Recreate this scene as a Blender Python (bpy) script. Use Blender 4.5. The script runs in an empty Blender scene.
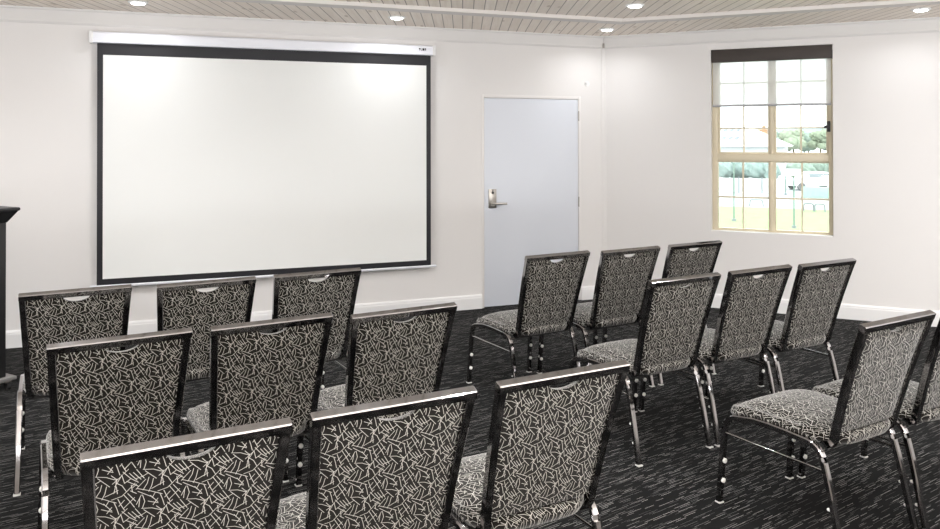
import bpy, bmesh, math, random
from mathutils import Vector, Matrix
random.seed(7)
C = bpy.context.scene.collection
sc = bpy.context.scene
PI = math.pi

# ------------------------------------------------------------------ camera
CAM_D, CAM_H, FPX = 6.9606, 1.6385, 770.6
cam_d = bpy.data.cameras.new('camera')
cam = bpy.data.objects.new('camera', cam_d)
C.objects.link(cam)
cam_d.sensor_fit = 'HORIZONTAL'
cam_d.sensor_width = 36.0
cam_d.lens = FPX / 940 * 36.0
cam_d.shift_x = 0.0
cam_d.shift_y = -(264.5 - 133.3) / 940
cam_d.clip_start = 0.05
cam_d.clip_end = 3000
cam.rotation_mode = 'XYZ'
ya, pi_, ro = math.radians(20.493), math.radians(-0.4203), math.radians(-0.0724)
fw = Vector((math.sin(ya), math.cos(ya), 0)); rt = Vector((math.cos(ya), -math.sin(ya), 0)); up = Vector((0, 0, 1))
fw2 = fw * math.cos(pi_) - up * math.sin(pi_); u2 = up * math.cos(pi_) + fw * math.sin(pi_)
r3 = rt * math.cos(ro) + u2 * math.sin(ro); u3 = u2 * math.cos(ro) - rt * math.sin(ro)
cam.matrix_world = Matrix(((r3.x, u3.x, -fw2.x, 0), (r3.y, u3.y, -fw2.y, -CAM_D), (r3.z, u3.z, -fw2.z, CAM_H), (0, 0, 0, 1)))
sc.camera = cam

# ------------------------------------------------------------------ world, exposure
w = bpy.data.worlds.new('overcast_sky'); sc.world = w
w.use_nodes = True
wn = w.node_tree.nodes
bg = wn['Background']
bg.inputs['Color'].default_value = (0.93, 0.97, 1.0, 1)
bg.inputs['Strength'].default_value = 3.6
sc.view_settings.view_transform = 'Standard'
sc.view_settings.look = 'None'
sc.view_settings.gamma = 1
sc.view_settings.use_curve_mapping = False
sc.view_settings.exposure = 0.40
sc.cycles.use_denoising = True
sc.cycles.max_bounces = 10
sc.cycles.diffuse_bounces = 6
sc.cycles.transparent_max_bounces = 16
sc.cycles.sample_clamp_indirect = 6

# added upward fill lights, out of view, in place of windows not modelled
def fill_uplight(name, loc, rot, sx, sy, power):
    l = bpy.data.lights.new(name, 'AREA'); l.shape = 'RECTANGLE'; l.size = sx; l.size_y = sy
    l.energy = power; l.color = (0.97, 0.98, 1.0)
    o = bpy.data.objects.new(name, l); C.objects.link(o); o.location = loc; o.rotation_euler = rot
    return o
fill_uplight('rear_fill_uplight', (0.2, -8.6, 0.9), (PI * 0.95, 0, 0), 3.0, 1.6, 260)
fill_uplight('rear_fill_uplight.001', (4.2, -8.6, 0.9), (PI * 0.95, 0, 0), 3.0, 1.6, 260)
fill_uplight('left_fill_uplight', (-2.35, -4.8, 0.9), (0, -PI * 0.94, 0), 1.4, 3.0, 60)
DOWNLIGHT_W, EDGE_W = 22.0, 2.8

# ------------------------------------------------------------------ node helper
class G:
    def __init__(s, name, rough=0.6, metal=0.0):
        s.m = bpy.data.materials.new(name); s.m.use_nodes = True
        s.t = s.m.node_tree; s.b = s.t.nodes['Principled BSDF']
        s.b.inputs['Roughness'].default_value = rough
        s.b.inputs['Metallic'].default_value = metal
    def n(s, kind): return s.t.nodes.new(kind)
    def put(s, sock, v):
        if isinstance(v, bpy.types.NodeSocket): s.t.links.new(v, sock)
        elif v is not None: sock.default_value = v
    def math(s, op, a, b=None, c=None, clamp=False):
        x = s.n('ShaderNodeMath'); x.operation = op; x.use_clamp = clamp
        for i, v in enumerate((a, b, c)): s.put(x.inputs[i], v)
        return x.outputs[0]
    def vec(s, op, a, b=None, c=None, scale=None):
        x = s.n('ShaderNodeVectorMath'); x.operation = op
        for i, v in enumerate((a, b, c)):
            if v is not None: s.put(x.inputs[i], v)
        if scale is not None: s.put(x.inputs['Scale'], scale)
        return x.outputs['Value'] if op in ('DOT_PRODUCT', 'LENGTH', 'DISTANCE') else x.outputs['Vector']
    def coord(s, which='Object'): return s.n('ShaderNodeTexCoord').outputs[which]
    def sep(s, v):
        x = s.n('ShaderNodeSeparateXYZ'); s.put(x.inputs[0], v); return x.outputs
    def comb(s, x=0.0, y=0.0, z=0.0):
        c = s.n('ShaderNodeCombineXYZ')
        for i, v in enumerate((x, y, z)): s.put(c.inputs[i], v)
        return c.outputs[0]
    def noise(s, v, scale, detail=2.0, rough=0.5):
        x = s.n('ShaderNodeTexNoise'); s.put(x.inputs['Vector'], v)
        x.inputs['Scale'].default_value = scale; x.inputs['Detail'].default_value = detail; x.inputs['Roughness'].default_value = rough
        return x.outputs['Fac']
    def white(s, v):
        x = s.n('ShaderNodeTexWhiteNoise'); x.noise_dimensions = '3D'; s.put(x.inputs['Vector'], v); return x.outputs['Value']
    def mix(s, f, a, b):
        x = s.n('ShaderNodeMix'); x.data_type = 'RGBA'
        s.put(x.inputs[0], f)
        for i, v in ((6, a), (7, b)): s.put(x.inputs[i], v if isinstance(v, bpy.types.NodeSocket) else (*v, 1))
        return x.outputs[2]
    def smooth(s, v, lo, hi, a=0.0, b=1.0):
        x = s.n('ShaderNodeMapRange'); x.interpolation_type = 'SMOOTHSTEP'
        s.put(x.inputs[0], v)
        for i, q in ((1, lo), (2, hi), (3, a), (4, b)): x.inputs[i].default_value = q
        return x.outputs[0]
    def color(s, v): s.put(s.b.inputs['Base Color'], v if isinstance(v, bpy.types.NodeSocket) else (*v, 1)); return s
    def bump(s, h, strength, dist=0.002):
        x = s.n('ShaderNodeBump'); s.put(x.inputs['Height'], h); x.inputs['Strength'].default_value = strength; x.inputs['Distance'].default_value = dist
        s.t.links.new(x.outputs[0], s.b.inputs['Normal'])

def paint(name, col, rough=0.55, var=0.03, scale=3.0, metal=0.0, spec=None):
    g = G(name, rough, metal)
    f = g.noise(g.coord(), scale, 3)
    g.color(g.mix(f, tuple(c * (1 - var) for c in col), tuple(min(1, c * (1 + var)) for c in col)))
    if spec is not None: g.b.inputs['Specular IOR Level'].default_value = spec
    return g.m

M = {}
M['wall'] = paint('wall_paint', (0.768, 0.755, 0.746), 0.7, 0.012, 1.2)
M['rear_wall'] = paint('darkened_unseen_wall', (0.34, 0.32, 0.30), 0.7, 0.012, 1.2)  # unseen wall's colour darkened to cut light bounced onto the chair backs
M['trim'] = paint('white_gloss_trim', (0.82, 0.82, 0.82), 0.4, 0.01)
M['cornice'] = paint('cornice_paint', (0.72, 0.71, 0.70), 0.6, 0.015)
M['door'] = paint('pale_blue_white_door', (0.70, 0.735, 0.80), 0.45, 0.01, 2)
M['jamb'] = paint('door_jamb_paint', (0.775, 0.758, 0.745), 0.5, 0.01)
M['screen'] = paint('matt_white_screen', (0.83, 0.845, 0.835), 0.85, 0.008, 2, spec=0.1)
M['screen_border'] = paint('black_screen_border', (0.012, 0.012, 0.016), 0.5, 0.05, 4, spec=0.4)
M['case'] = paint('white_enamel', (0.84, 0.86, 0.92), 0.35, 0.01)
M['black'] = paint('black_laminate', (0.012, 0.012, 0.013), 0.4, 0.1, 20)
M['grey_laminate'] = paint('grey_laminate', (0.16, 0.155, 0.15), 0.5, 0.08, 20)
M['rubber'] = paint('black_rubber', (0.02, 0.02, 0.02), 0.7, 0.1, 30)
M['brushed'] = paint('brushed_steel', (0.42, 0.40, 0.37), 0.32, 0.08, 60, 1.0)
M['beige'] = paint('beige_aluminium', (0.70, 0.625, 0.47), 0.45, 0.02, 4)
M['blind_box'] = paint('dark_brown_fascia', (0.045, 0.035, 0.03), 0.6, 0.12, 40)
M['blind_bar'] = paint('grey_blind_bar', (0.45, 0.45, 0.47), 0.5, 0.03)
M['bumper'] = paint('white_nylon', (0.82, 0.81, 0.78), 0.4, 0.02)
M['glide'] = paint('grey_nylon', (0.55, 0.54, 0.52), 0.4, 0.02)
M['trim_ring'] = paint('white_lamp_ring', (0.85, 0.85, 0.85), 0.4, 0.01)
M['beam'] = paint('white_washed_trim', (0.70, 0.665, 0.635), 0.6, 0.04, 6)

# mirror chrome with faint smears
g = G('dark_chrome', 0.07, 1.0)
f = g.noise(g.coord(), 14, 4)
g.color(g.mix(f, (0.33, 0.32, 0.32), (0.40, 0.39, 0.39)))
g.put(g.b.inputs['Roughness'], g.smooth(f, 0.3, 0.7, 0.05, 0.09))
M['chrome'] = g.m

# lamp lens
g = G('lamp_lens'); g.color((1, 1, 1))
g.b.inputs['Emission Color'].default_value = (1, 0.99, 0.97, 1); g.b.inputs['Emission Strength'].default_value = 9
M['lens'] = g.m

# whitewashed pine lining boards, running diagonally across the ceiling
g = G('whitewashed_pine', 0.62)
P = g.sep(g.coord())
ca, sa = math.cos(math.radians(20)), math.sin(math.radians(20))
ac = g.math('SUBTRACT', g.math('MULTIPLY', P[0], ca), g.math('MULTIPLY', P[1], sa))
al = g.math('ADD', g.math('MULTIPLY', P[0], sa), g.math('MULTIPLY', P[1], ca))
q = g.math('DIVIDE', ac, 0.088)
idx = g.math('FLOOR', q); fr = g.math('FRACT', q)
rnd = g.white(g.comb(idx, 3.0, 0.0))
loc = g.comb(g.math('MULTIPLY', ac, 34.0), g.math('ADD', g.math('MULTIPLY', al, 1.6), g.math('MULTIPLY', rnd, 50.0)), idx)
grain = g.noise(loc, 1.0, 5, 0.6)
kn = g.n('ShaderNodeTexVoronoi'); kn.inputs['Scale'].default_value = 1.0
g.put(kn.inputs['Vector'], g.comb(g.math('MULTIPLY', ac, 7.0), g.math('ADD', g.math('MULTIPLY', al, 2.3), g.math('MULTIPLY', rnd, 20.0)), idx))
knot = g.smooth(kn.outputs['Distance'], 0.05, 0.16, 1.0, 0.0)
c1 = g.mix(g.smooth(grain, 0.3, 0.75), (0.93, 0.865, 0.79), (0.80, 0.715, 0.63))
c2 = g.mix(g.math('MULTIPLY', rnd, 0.55), c1, (0.79, 0.71, 0.63))
c3 = g.mix(g.math('MULTIPLY', knot, 0.6), c2, (0.40, 0.31, 0.24))
edge = g.math('MINIMUM', fr, g.math('SUBTRACT', 1.0, fr))
gap = g.smooth(edge, 0.02, 0.06, 1.0, 0.0)
g.color(g.mix(gap, c3, (0.33, 0.28, 0.24)))
M['pine'] = g.m

# loop pile carpet, near black with fine broken pale dashes
g = G('charcoal_carpet', 0.95)
g.b.inputs['Specular IOR Level'].default_value = 0.0
g.b.inputs['Sheen Weight'].default_value = 0.07
g.b.inputs['Sheen Roughness'].default_value = 0.35
P = g.sep(g.coord())
ca, sa = math.cos(math.radians(14)), math.sin(math.radians(14))
al = g.math('ADD', g.math('MULTIPLY', P[0], ca), g.math('MULTIPLY', P[1], sa))
ac = g.math('SUBTRACT', g.math('MULTIPLY', P[1], ca), g.math('MULTIPLY', P[0], sa))
def dashes(rows, cells, seed, thr, fill):
    r = g.math('MULTIPLY', ac, rows); ri = g.math('FLOOR', r); rf = g.math('FRACT', r)
    off = g.white(g.comb(ri, seed, 1.0))
    a = g.math('ADD', g.math('MULTIPLY', al, cells), g.math('MULTIPLY', off, 17.0)); ai = g.math('FLOOR', a); af = g.math('FRACT', a)
    v = g.white(g.comb(ri, ai, seed + 5.0))
    on = g.math('GREATER_THAN', v, thr)
    inrow = g.math('LESS_THAN', rf, fill)
    ln = g.math('LESS_THAN', af, g.math('ADD', 0.35, g.math('MULTIPLY', g.white(g.comb(ri, ai, seed + 9.0)), 0.6)))
    lvl = g.math('ADD', 0.35, g.math('MULTIPLY', g.white(g.comb(ri, ai, seed + 13.0)), 0.65))
    return g.math('MULTIPLY', g.math('MULTIPLY', on, inrow), g.math('MULTIPLY', ln, lvl))
d = g.math('MAXIMUM', dashes(95.0, 9.0, 2.0, 0.60, 0.15), g.math('MULTIPLY', dashes(150.0, 10.0, 31.0, 0.68, 0.18), 0.45))
pile = g.noise(g.coord(), 420, 2)
basec = g.mix(pile, (0.0035, 0.0035, 0.0035), (0.011, 0.011, 0.011))
g.color(g.mix(d, basec, (0.32, 0.31, 0.30)))
M['carpet'] = g.m

# chair fabric: a woven repeat of scattered cream strokes on near-black
SEG = [(340,100,382,122),(382,122,410,165),(410,165,375,195),(375,195,305,217),(410,165,472,108),(314,52,348,78),
 (318,108,386,54),(386,54,400,106),(400,106,442,78),(418,93,497,131),(438,40,487,87),(155,125,205,110),(205,110,243,88),
 (152,198,222,132),(200,205,232,160),(232,160,246,118),(240,217,262,178),(262,178,277,128),(262,197,352,153),(343,128,347,176),
 (128,187,158,163),(113,208,152,227),(120,168,126,216),(158,193,245,212),(245,212,334,238),(165,214,252,252),(388,183,428,232),
 (428,232,458,274),(418,178,468,232),(384,278,462,208),(352,262,392,222),(370,300,420,345),(420,345,470,372),(318,232,334,272),
 (334,272,347,318),(348,214,366,254),(366,254,388,292),(195,240,208,285),(208,285,190,330),(148,304,186,240),(175,258,164,322),
 (250,246,300,292),(232,285,302,300),(266,312,302,268),(184,334,255,334),(255,334,322,352),(198,344,272,397),(326,344,314,392),
 (314,392,298,442),(362,318,308,396),(440,305,490,352),(464,286,512,345),(286,225,262,262),(408,282,372,312)]
TW, TH = 0.099, 0.110
def seg_m(x, y):
    x -= 195; y -= 330
    det = 325 * 270 - (-25) * (-48)
    s = (x * 270 + y * 25) / det; t = (325 * y + 48 * x) / det
    return s * TW, -t * TH
def fabric(name, lw, base, line, sheen):
    g = G(name, 0.9)
    g.b.inputs['Specular IOR Level'].default_value = 0.1
    g.b.inputs['Sheen Weight'].default_value = sheen
    g.b.inputs['Sheen Roughness'].default_value = 0.42
    uv = g.coord('UV')
    dist = None
    for (x0, y0, x1, y1) in SEG:
        a, b = Vector(seg_m(x0, y0)), Vector(seg_m(x1, y1))
        m = (a + b) / 2; dv = b - a; L = dv.length / 2 * 1.02; dv.normalize()
        p = g.vec('WRAP', g.vec('SUBTRACT', uv, (m.x, m.y, 0)), (TW / 2, TH / 2, 1), (-TW / 2, -TH / 2, -1))
        h = g.vec('DOT_PRODUCT', p, (dv.x, dv.y, 0))
        h = g.math('MINIMUM', g.math('MAXIMUM', h, -L), L)
        c = g.vec('SCALE', (dv.x, dv.y, 0), scale=h)
        ln = g.vec('DISTANCE', p, c)
        dist = ln if dist is None else g.math('MINIMUM', dist, ln)
    on = g.smooth(dist, lw * 0.6, lw * 1.35, 1.0, 0.0)
    weave = g.noise(uv, 900, 2)
    bc = g.mix(weave, tuple(c * 0.75 for c in base), tuple(c * 1.3 for c in base))
    lc = g.mix(weave, tuple(c * 0.85 for c in line), tuple(c * 1.1 for c in line))
    g.color(g.mix(on, bc, lc))
    return g.m
M['fabric'] = fabric('stroke_pattern_fabric', 0.00072, (0.009, 0.0075, 0.006), (0.59, 0.57, 0.525), 0.34)

# roller blind mesh, half see-through
g = G('sheer_blind_mesh', 0.9)
g.color((0.88, 0.87, 0.88))
tr = g.n('ShaderNodeBsdfTransparent'); tl = g.n('ShaderNodeBsdfTranslucent'); tl.inputs[0].default_value = (0.86, 0.85, 0.86, 1)
m1 = g.n('ShaderNodeMixShader'); m1.inputs[0].default_value = 0.55
m2 = g.n('ShaderNodeMixShader')
wv = g.noise(g.coord(), 300, 2)
g.put(m2.inputs[0], g.smooth(wv, 0.3, 0.7, 0.12, 0.16))
g.t.links.new(g.b.outputs[0], m1.inputs[1]); g.t.links.new(tl.outputs[0], m1.inputs[2])
g.t.links.new(m1.outputs[0], m2.inputs[1]); g.t.links.new(tr.outputs[0], m2.inputs[2])
g.t.links.new(m2.outputs[0], g.t.nodes['Material Output'].inputs[0])
M['blind'] = g.m

# window glass: clear sheet with a faint reflection
g = G('clear_glass', 0.02)
tr = g.n('ShaderNodeBsdfTransparent'); gl = g.n('ShaderNodeBsdfGlossy'); gl.inputs['Roughness'].default_value = 0.02
mx = g.n('ShaderNodeMixShader'); lw_ = g.n('ShaderNodeFresnel'); lw_.inputs[0].default_value = 1.45
g.t.links.new(lw_.outputs[0], mx.inputs[0]); g.t.links.new(tr.outputs[0], mx.inputs[1]); g.t.links.new(gl.outputs[0], mx.inputs[2])
tr.inputs[0].default_value = (0.95, 0.98, 0.97, 1)
g.t.links.new(mx.outputs[0], g.t.nodes['Material Output'].inputs[0])
M['glass'] = g.m

# outdoors
def grassy(name, a, b, scale):
    g = G(name, 0.95); g.b.inputs['Specular IOR Level'].default_value = 0.05
    g.color(g.mix(g.noise(g.coord(), scale, 4), a, b)); return g.m
M['lawn'] = grassy('lawn_grass', (0.22, 0.29, 0.14), (0.30, 0.37, 0.21), 1.5)
M['asphalt'] = grassy('pale_asphalt', (0.32, 0.33, 0.33), (0.40, 0.41, 0.41), 0.7)
M['path'] = paint('concrete_path', (0.42, 0.42, 0.40), 0.9)
M['leaf'] = grassy('grey_green_leaves', (0.15, 0.21, 0.17), (0.32, 0.37, 0.31), 2.0)
M['leaf2'] = grassy('olive_leaves', (0.18, 0.23, 0.16), (0.35, 0.38, 0.28), 2.0)
M['shrub'] = grassy('blue_green_shrub', (0.15, 0.23, 0.21), (0.33, 0.38, 0.35), 2.0)
M['bark'] = paint('bark', (0.15, 0.12, 0.09), 0.9, 0.2, 5)
M['hill'] = grassy('hazy_hill', (0.20, 0.28, 0.31), (0.27, 0.35, 0.37), 0.02)
M['roof'] = paint('white_roof_sheet', (0.62, 0.62, 0.62), 0.6, 0.03, 1)
M['render'] = paint('pale_render', (0.52, 0.54, 0.54), 0.8, 0.03, 1)
M['brick'] = paint('orange_brick', (0.42, 0.24, 0.13), 0.9, 0.15, 8)
M['dark_glass'] = paint('dark_glazing', (0.10, 0.12, 0.14), 0.2, 0.05)
M['car_white'] = paint('white_car_paint', (0.68, 0.69, 0.70), 0.3, 0.01)
M['tyre'] = paint('haze_lightened_tyre', (0.14, 0.14, 0.14), 0.8)  # outdoor haze put into the tyre colour as a lighter grey
M['hazed_car_glass'] = paint('hazed_car_glass', (0.24, 0.27, 0.28), 0.1, 0.05)  # glazing lightened so its colour carries the haze
M['pole'] = paint('green_grey_pole', (0.14, 0.21, 0.18), 0.5, 0.1)
M['galv'] = paint('galvanised_steel', (0.22, 0.24, 0.25), 0.5, 0.05)
M['fence'] = paint('pale_fence_paint', (0.50, 0.50, 0.48), 0.8, 0.05)
M['green'] = grassy('teal_hedge', (0.26, 0.40, 0.32), (0.38, 0.50, 0.42), 1.5)

# ------------------------------------------------------------------ mesh helpers
def finish(name, bm, mat, parent=None, smooth=None, loc=None):
    bmesh.ops.recalc_face_normals(bm, faces=bm.faces)
    me = bpy.data.meshes.new(name); bm.to_mesh(me); bm.free()
    mats = mat if isinstance(mat, (list, tuple)) else [mat]
    for m in mats: me.materials.append(m)
    if smooth:
        for p in me.polygons: p.use_smooth = True
        me.set_sharp_from_angle(angle=math.radians(smooth))
    o = bpy.data.objects.new(name, me); C.objects.link(o)
    if parent: o.parent = parent
    if loc: o.location = loc
    return o
def empty(name, loc=(0, 0, 0), rz=0.0):
    o = bpy.data.objects.new(name, None); C.objects.link(o); o.location = loc; o.rotation_euler = (0, 0, rz)
    o.empty_display_size = 0.1
    return o
def tag(o, label=None, cat=None, group=None, kind=None):
    for k, v in (('label', label), ('category', cat), ('group', group), ('kind', kind)):
        if v: o[k] = v
    return o
def box(bm, x0, x1, y0, y1, z0, z1, bev=0.0, mi=0):
    vs = [bm.verts.new(p) for p in ((x0,y0,z0),(x1,y0,z0),(x1,y1,z0),(x0,y1,z0),(x0,y0,z1),(x1,y0,z1),(x1,y1,z1),(x0,y1,z1))]
    fs = [bm.faces.new([vs[i] for i in f]) for f in ((0,3,2,1),(4,5,6,7),(0,1,5,4),(1,2,6,5),(2,3,7,6),(3,0,4,7))]
    for f in fs: f.material_index = mi
    if bev:
        es = list({e for f in fs for e in f.edges})
        r = bmesh.ops.bevel(bm, geom=es, offset=bev, segments=2, affect='EDGES', profile=0.5)
        for f in r['faces']: f.material_index = mi
    return vs
def mkbox(name, dims, mat, parent=None, bev=0.0):
    bm = bmesh.new(); box(bm, *dims, bev=bev); return finish(name, bm, mat, parent, 40 if bev else None)
def prism(bm, pts, z0, z1):
    a = [bm.verts.new((x, y, z0)) for x, y in pts]; b = [bm.verts.new((x, y, z1)) for x, y in pts]
    bm.faces.new(a[::-1]); bm.faces.new(b); n = len(pts)
    for i in range(n): bm.faces.new((a[i], a[(i+1) % n], b[(i+1) % n], b[i]))
def extrude_yz(bm, prof, x0, x1):
    a = [bm.verts.new((x0, y, z)) for y, z in prof]; b = [bm.verts.new((x1, y, z)) for y, z in prof]
    bm.faces.new(a); bm.faces.new(b[::-1]); n = len(prof)
    for i in range(n): bm.faces.new((a[i], b[i], b[(i+1) % n], a[(i+1) % n]))
def sweep(bm, pts, side, wd, dp, ch, caps=True):
    """square tube with chamfered corners along pts; 'side' is roughly the width axis"""
    pts = [Vector(p) for p in pts]; side = Vector(side).normalized(); rings = []
    a, b = wd / 2, dp / 2
    sec = [(-a+ch,-b),(a-ch,-b),(a,-b+ch),(a,b-ch),(a-ch,b),(-a+ch,b),(-a,b-ch),(-a,-b+ch)]
    for i, p in enumerate(pts):
        t0 = (pts[i] - pts[i-1]).normalized() if i else (pts[1] - pts[0]).normalized()
        t1 = (pts[i+1] - pts[i]).normalized() if i < len(pts) - 1 else t0
        t = (t0 + t1).normalized(); s = (side - t * side.dot(t)).normalized(); n = t.cross(s)
        k = 1 / max(0.5, t.dot(t1))
        rings.append([bm.verts.new(p + s * u + n * v * k) for u, v in sec])
    for r0, r1 in zip(rings, rings[1:]):
        for i in range(8): bm.faces.new((r0[i], r0[(i+1) % 8], r1[(i+1) % 8], r1[i]))
    if caps: bm.faces.new(rings[0]); bm.faces.new(rings[-1][::-1])
def rod(bm, pts, r, n=10):
    pts = [Vector(p) for p in pts]; rings = []
    t = (pts[1] - pts[0]).normalized(); s = t.orthogonal().normalized()
    rr = r if isinstance(r, (list, tuple)) else [r] * len(pts)
    for i, p in enumerate(pts):
        t0 = (pts[i] - pts[i-1]).normalized() if i else (pts[1] - pts[0]).normalized()
        t1 = (pts[i+1] - pts[i]).normalized() if i < len(pts) - 1 else t0
        t = (t0 + t1).normalized(); s = (s - t * s.dot(t)).normalized(); q = t.cross(s)
        rings.append([bm.verts.new(p + (s * math.cos(2*PI*k/n) + q * math.sin(2*PI*k/n)) * rr[i]) for k in range(n)])
    for r0, r1 in zip(rings, rings[1:]):
        for i in range(n): bm.faces.new((r0[i], r0[(i+1) % n], r1[(i+1) % n], r1[i]))
    bm.faces.new(rings[0]); bm.faces.new(rings[-1][::-1])
def curve(pts, k=6):
    """Catmull-Rom through pts"""
    P_ = [Vector(p) for p in pts]; P_ = [P_[0]*2 - P_[1]] + P_ + [P_[-1]*2 - P_[-2]]; out = []
    for i in range(1, len(P_) - 2):
        p0, p1, p2, p3 = P_[i-1:i+3]
        for j in range(k):
            t = j / k
            out.append(0.5 * ((2*p1) + (p2-p0)*t + (2*p0-5*p1+4*p2-p3)*t*t + (3*p1-p0-3*p2+p3)*t**3))
    return out + [P_[-2]]
def rounded(pts, rad, k=6):
    """polyline with rounded corners"""
    P_ = [Vector(p) for p in pts]; out = [P_[0]]
    for i in range(1, len(P_) - 1):
        a, b, c = P_[i-1:i+2]; r = rad[i-1] if isinstance(rad, (list, tuple)) else rad
        p = b + (a - b).normalized() * r; q = b + (c - b).normalized() * r
        for j in range(k + 1):
            t = j / k; out.append(p*(1-t)**2 + b*2*t*(1-t) + q*t*t)
    return out + [P_[-1]]
def dup(root, depth=0):
    r = root.copy(); C.objects.link(r)
    for ch in list(root.children):
        c = dup(ch, depth + 1); c.parent = r
    return r

# ------------------------------------------------------------------ setting
XC, CEIL = 4.0731, 2.6946
S2 = math.sqrt(0.5)
XL, YR, RS = -3.2, -9.5, 4.6
XE, YE = XC + RS * S2, -RS * S2
T_ = 0.25
poly = [(XL, 0), (XL, YR), (XE, YR), (XE, YE), (XC, 0)]
polyo = [(XL - T_, T_), (XL - T_, YR - T_), (XE + T_, YR - T_), (XE + T_, YE + 0.1), (XC + 0.1, T_)]
bm = bmesh.new(); prism(bm, polyo, -0.12, 0.0); tag(finish('floor', bm, M['carpet']), 'dark charcoal carpet with fine pale broken dashes', 'floor', kind='structure')
bm = bmesh.new(); prism(bm, polyo, CEIL, CEIL + 0.1); tag(finish('ceiling', bm, M['pine']), 'whitewashed pine board ceiling', 'ceiling', kind='structure')

DL, DR, DTOP = 2.748, 3.7795, 2.04
J = 0.028
bm = bmesh.new()
box(bm, XL - T_, DL - J, 0, T_, 0, CEIL); box(bm, DR + J, XC, 0, T_, 0, CEIL); box(bm, DL - J, DR + J, 0, T_, DTOP + J, CEIL)
tag(finish('wall_back', bm, M['wall']), 'off-white back wall carrying the screen and door', 'wall', kind='structure')

# right wall, turned 45 degrees: local x runs along the wall from the corner, local y points outdoors
RW = Matrix.Translation((XC, 0, 0)) @ Matrix.Rotation(-PI / 4, 4, 'Z')
def rw(o): o.matrix_world = RW; return o
WL, WR, WB, WT = 1.0643, 2.139, 0.7406, 2.5038
bm = bmesh.new()
box(bm, 0, WL, 0, T_, 0, CEIL); box(bm, WR, RS, 0, T_, 0, CEIL); box(bm, WL, WR, 0, T_, 0, WB); box(bm, WL, WR, 0, T_, WT, CEIL)
tag(rw(finish('wall_right', bm, M['wall'])), 'off-white angled wall with the window', 'wall', kind='structure')
tag(mkbox('wall_side', (XE, XE + T_, YR - T_, YE, 0, CEIL), M['wall']), 'off-white side wall', 'wall', kind='structure')
tag(mkbox('wall_rear', (XL - T_, XE, YR - T_, YR, 0, CEIL), M['rear_wall']), 'unseen rear wall, darkened to cut bounce light', 'wall', kind='structure')
tag(mkbox('wall_left', (XL - T_, XL, YR, 0, 0, CEIL), M['wall']), 'off-white left wall', 'wall', kind='structure')

# baseboards
bp = [(0, 0), (-0.018, 0), (-0.018, 0.105), (-0.015, 0.112), (-0.015, 0.122), (-0.008, 0.135), (0, 0.135)]
bm = bmesh.new(); extrude_yz(bm, bp, XL, DL - J); tag(finish('baseboard_back', bm, M['trim']), 'white skirting board left of the door', 'baseboard', kind='structure')
bm = bmesh.new(); extrude_yz(bm, bp, DR + J, XC - 0.005); tag(finish('baseboard_back.001', bm, M['trim']), 'white skirting board between door and corner', 'baseboard', kind='structure')
bm = bmesh.new(); extrude_yz(bm, bp, 0.01, RS); tag(rw(finish('baseboard_right', bm, M['trim'])), 'white skirting board under the window wall', 'baseboard', kind='structure')
# cornice friezes
cp = [(0, CEIL), (-0.022, CEIL), (-0.022, CEIL - 0.012), (-0.012, CEIL - 0.02), (-0.010, CEIL - 0.10), (-0.012, CEIL - 0.112), (-0.006, CEIL - 0.125), (0, CEIL - 0.13)]
bm = bmesh.new(); extrude_yz(bm, cp, XL, XC - 0.008); tag(finish('trim_1', bm, M['cornice']), 'pale cornice along the back wall', 'cornice', kind='structure')
bm = bmesh.new(); extrude_yz(bm, cp, 0.012, RS); tag(rw(finish('trim_2', bm, M['cornice'])), 'pale cornice above the window', 'cornice', kind='structure')
# ceiling band moulding, mitred at the corner
h = PI / 8
def off(dn):  # mitre point at distance dn inside both walls
    return (XC - dn * math.tan(h), -dn)
def strip(name, a, b, z0, z1, which, label):
    pa, pb = off(a), off(b)
    if which == 0: pts = [(XL, -a), pa, pb, (XL, -b)]
    else:
        d = (S2, -S2); L = 5.2
        pts = [pa, (pa[0] + d[0]*L, pa[1] + d[1]*L), (pb[0] + d[0]*(L), pb[1] + d[1]*(L)), pb]
        pts = [pa, (XE, pa[1] - (XE - pa[0])), (XE, pb[1] - (XE - pb[0])), pb]
    bm = bmesh.new(); prism(bm, pts, z0, z1); return tag(finish(name, bm, M['beam']), label, 'ceiling trim', kind='structure')
strip('trim_3', 0.96, 1.10, CEIL - 0.03, CEIL, 0, 'whitewashed ceiling moulding parallel to the back wall')
strip('trim_4', 0.96, 1.10, CEIL - 0.03, CEIL, 1, 'whitewashed ceiling moulding parallel to the window wall')
strip('trim_5', 0.90, 0.96, CEIL - 0.016, CEIL, 0, 'thin bead beside the back wall ceiling moulding')
strip('trim_6', 0.90, 0.96, CEIL - 0.016, CEIL, 1, 'thin bead beside the window wall ceiling moulding')
# corner cover strip
bm = bmesh.new(); prism(bm, [(XC, 0), (XC - 0.025, 0), (XC - 0.022, -0.006), (XC - 0.002, -0.012), (XC + 0.014, -0.021), (XC + 0.0177, -0.0177)], 0.13, CEIL - 0.13)
tag(finish('trim_7', bm, M['wall']), 'narrow cover strip in the wall corner', 'corner trim', kind='structure')

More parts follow.
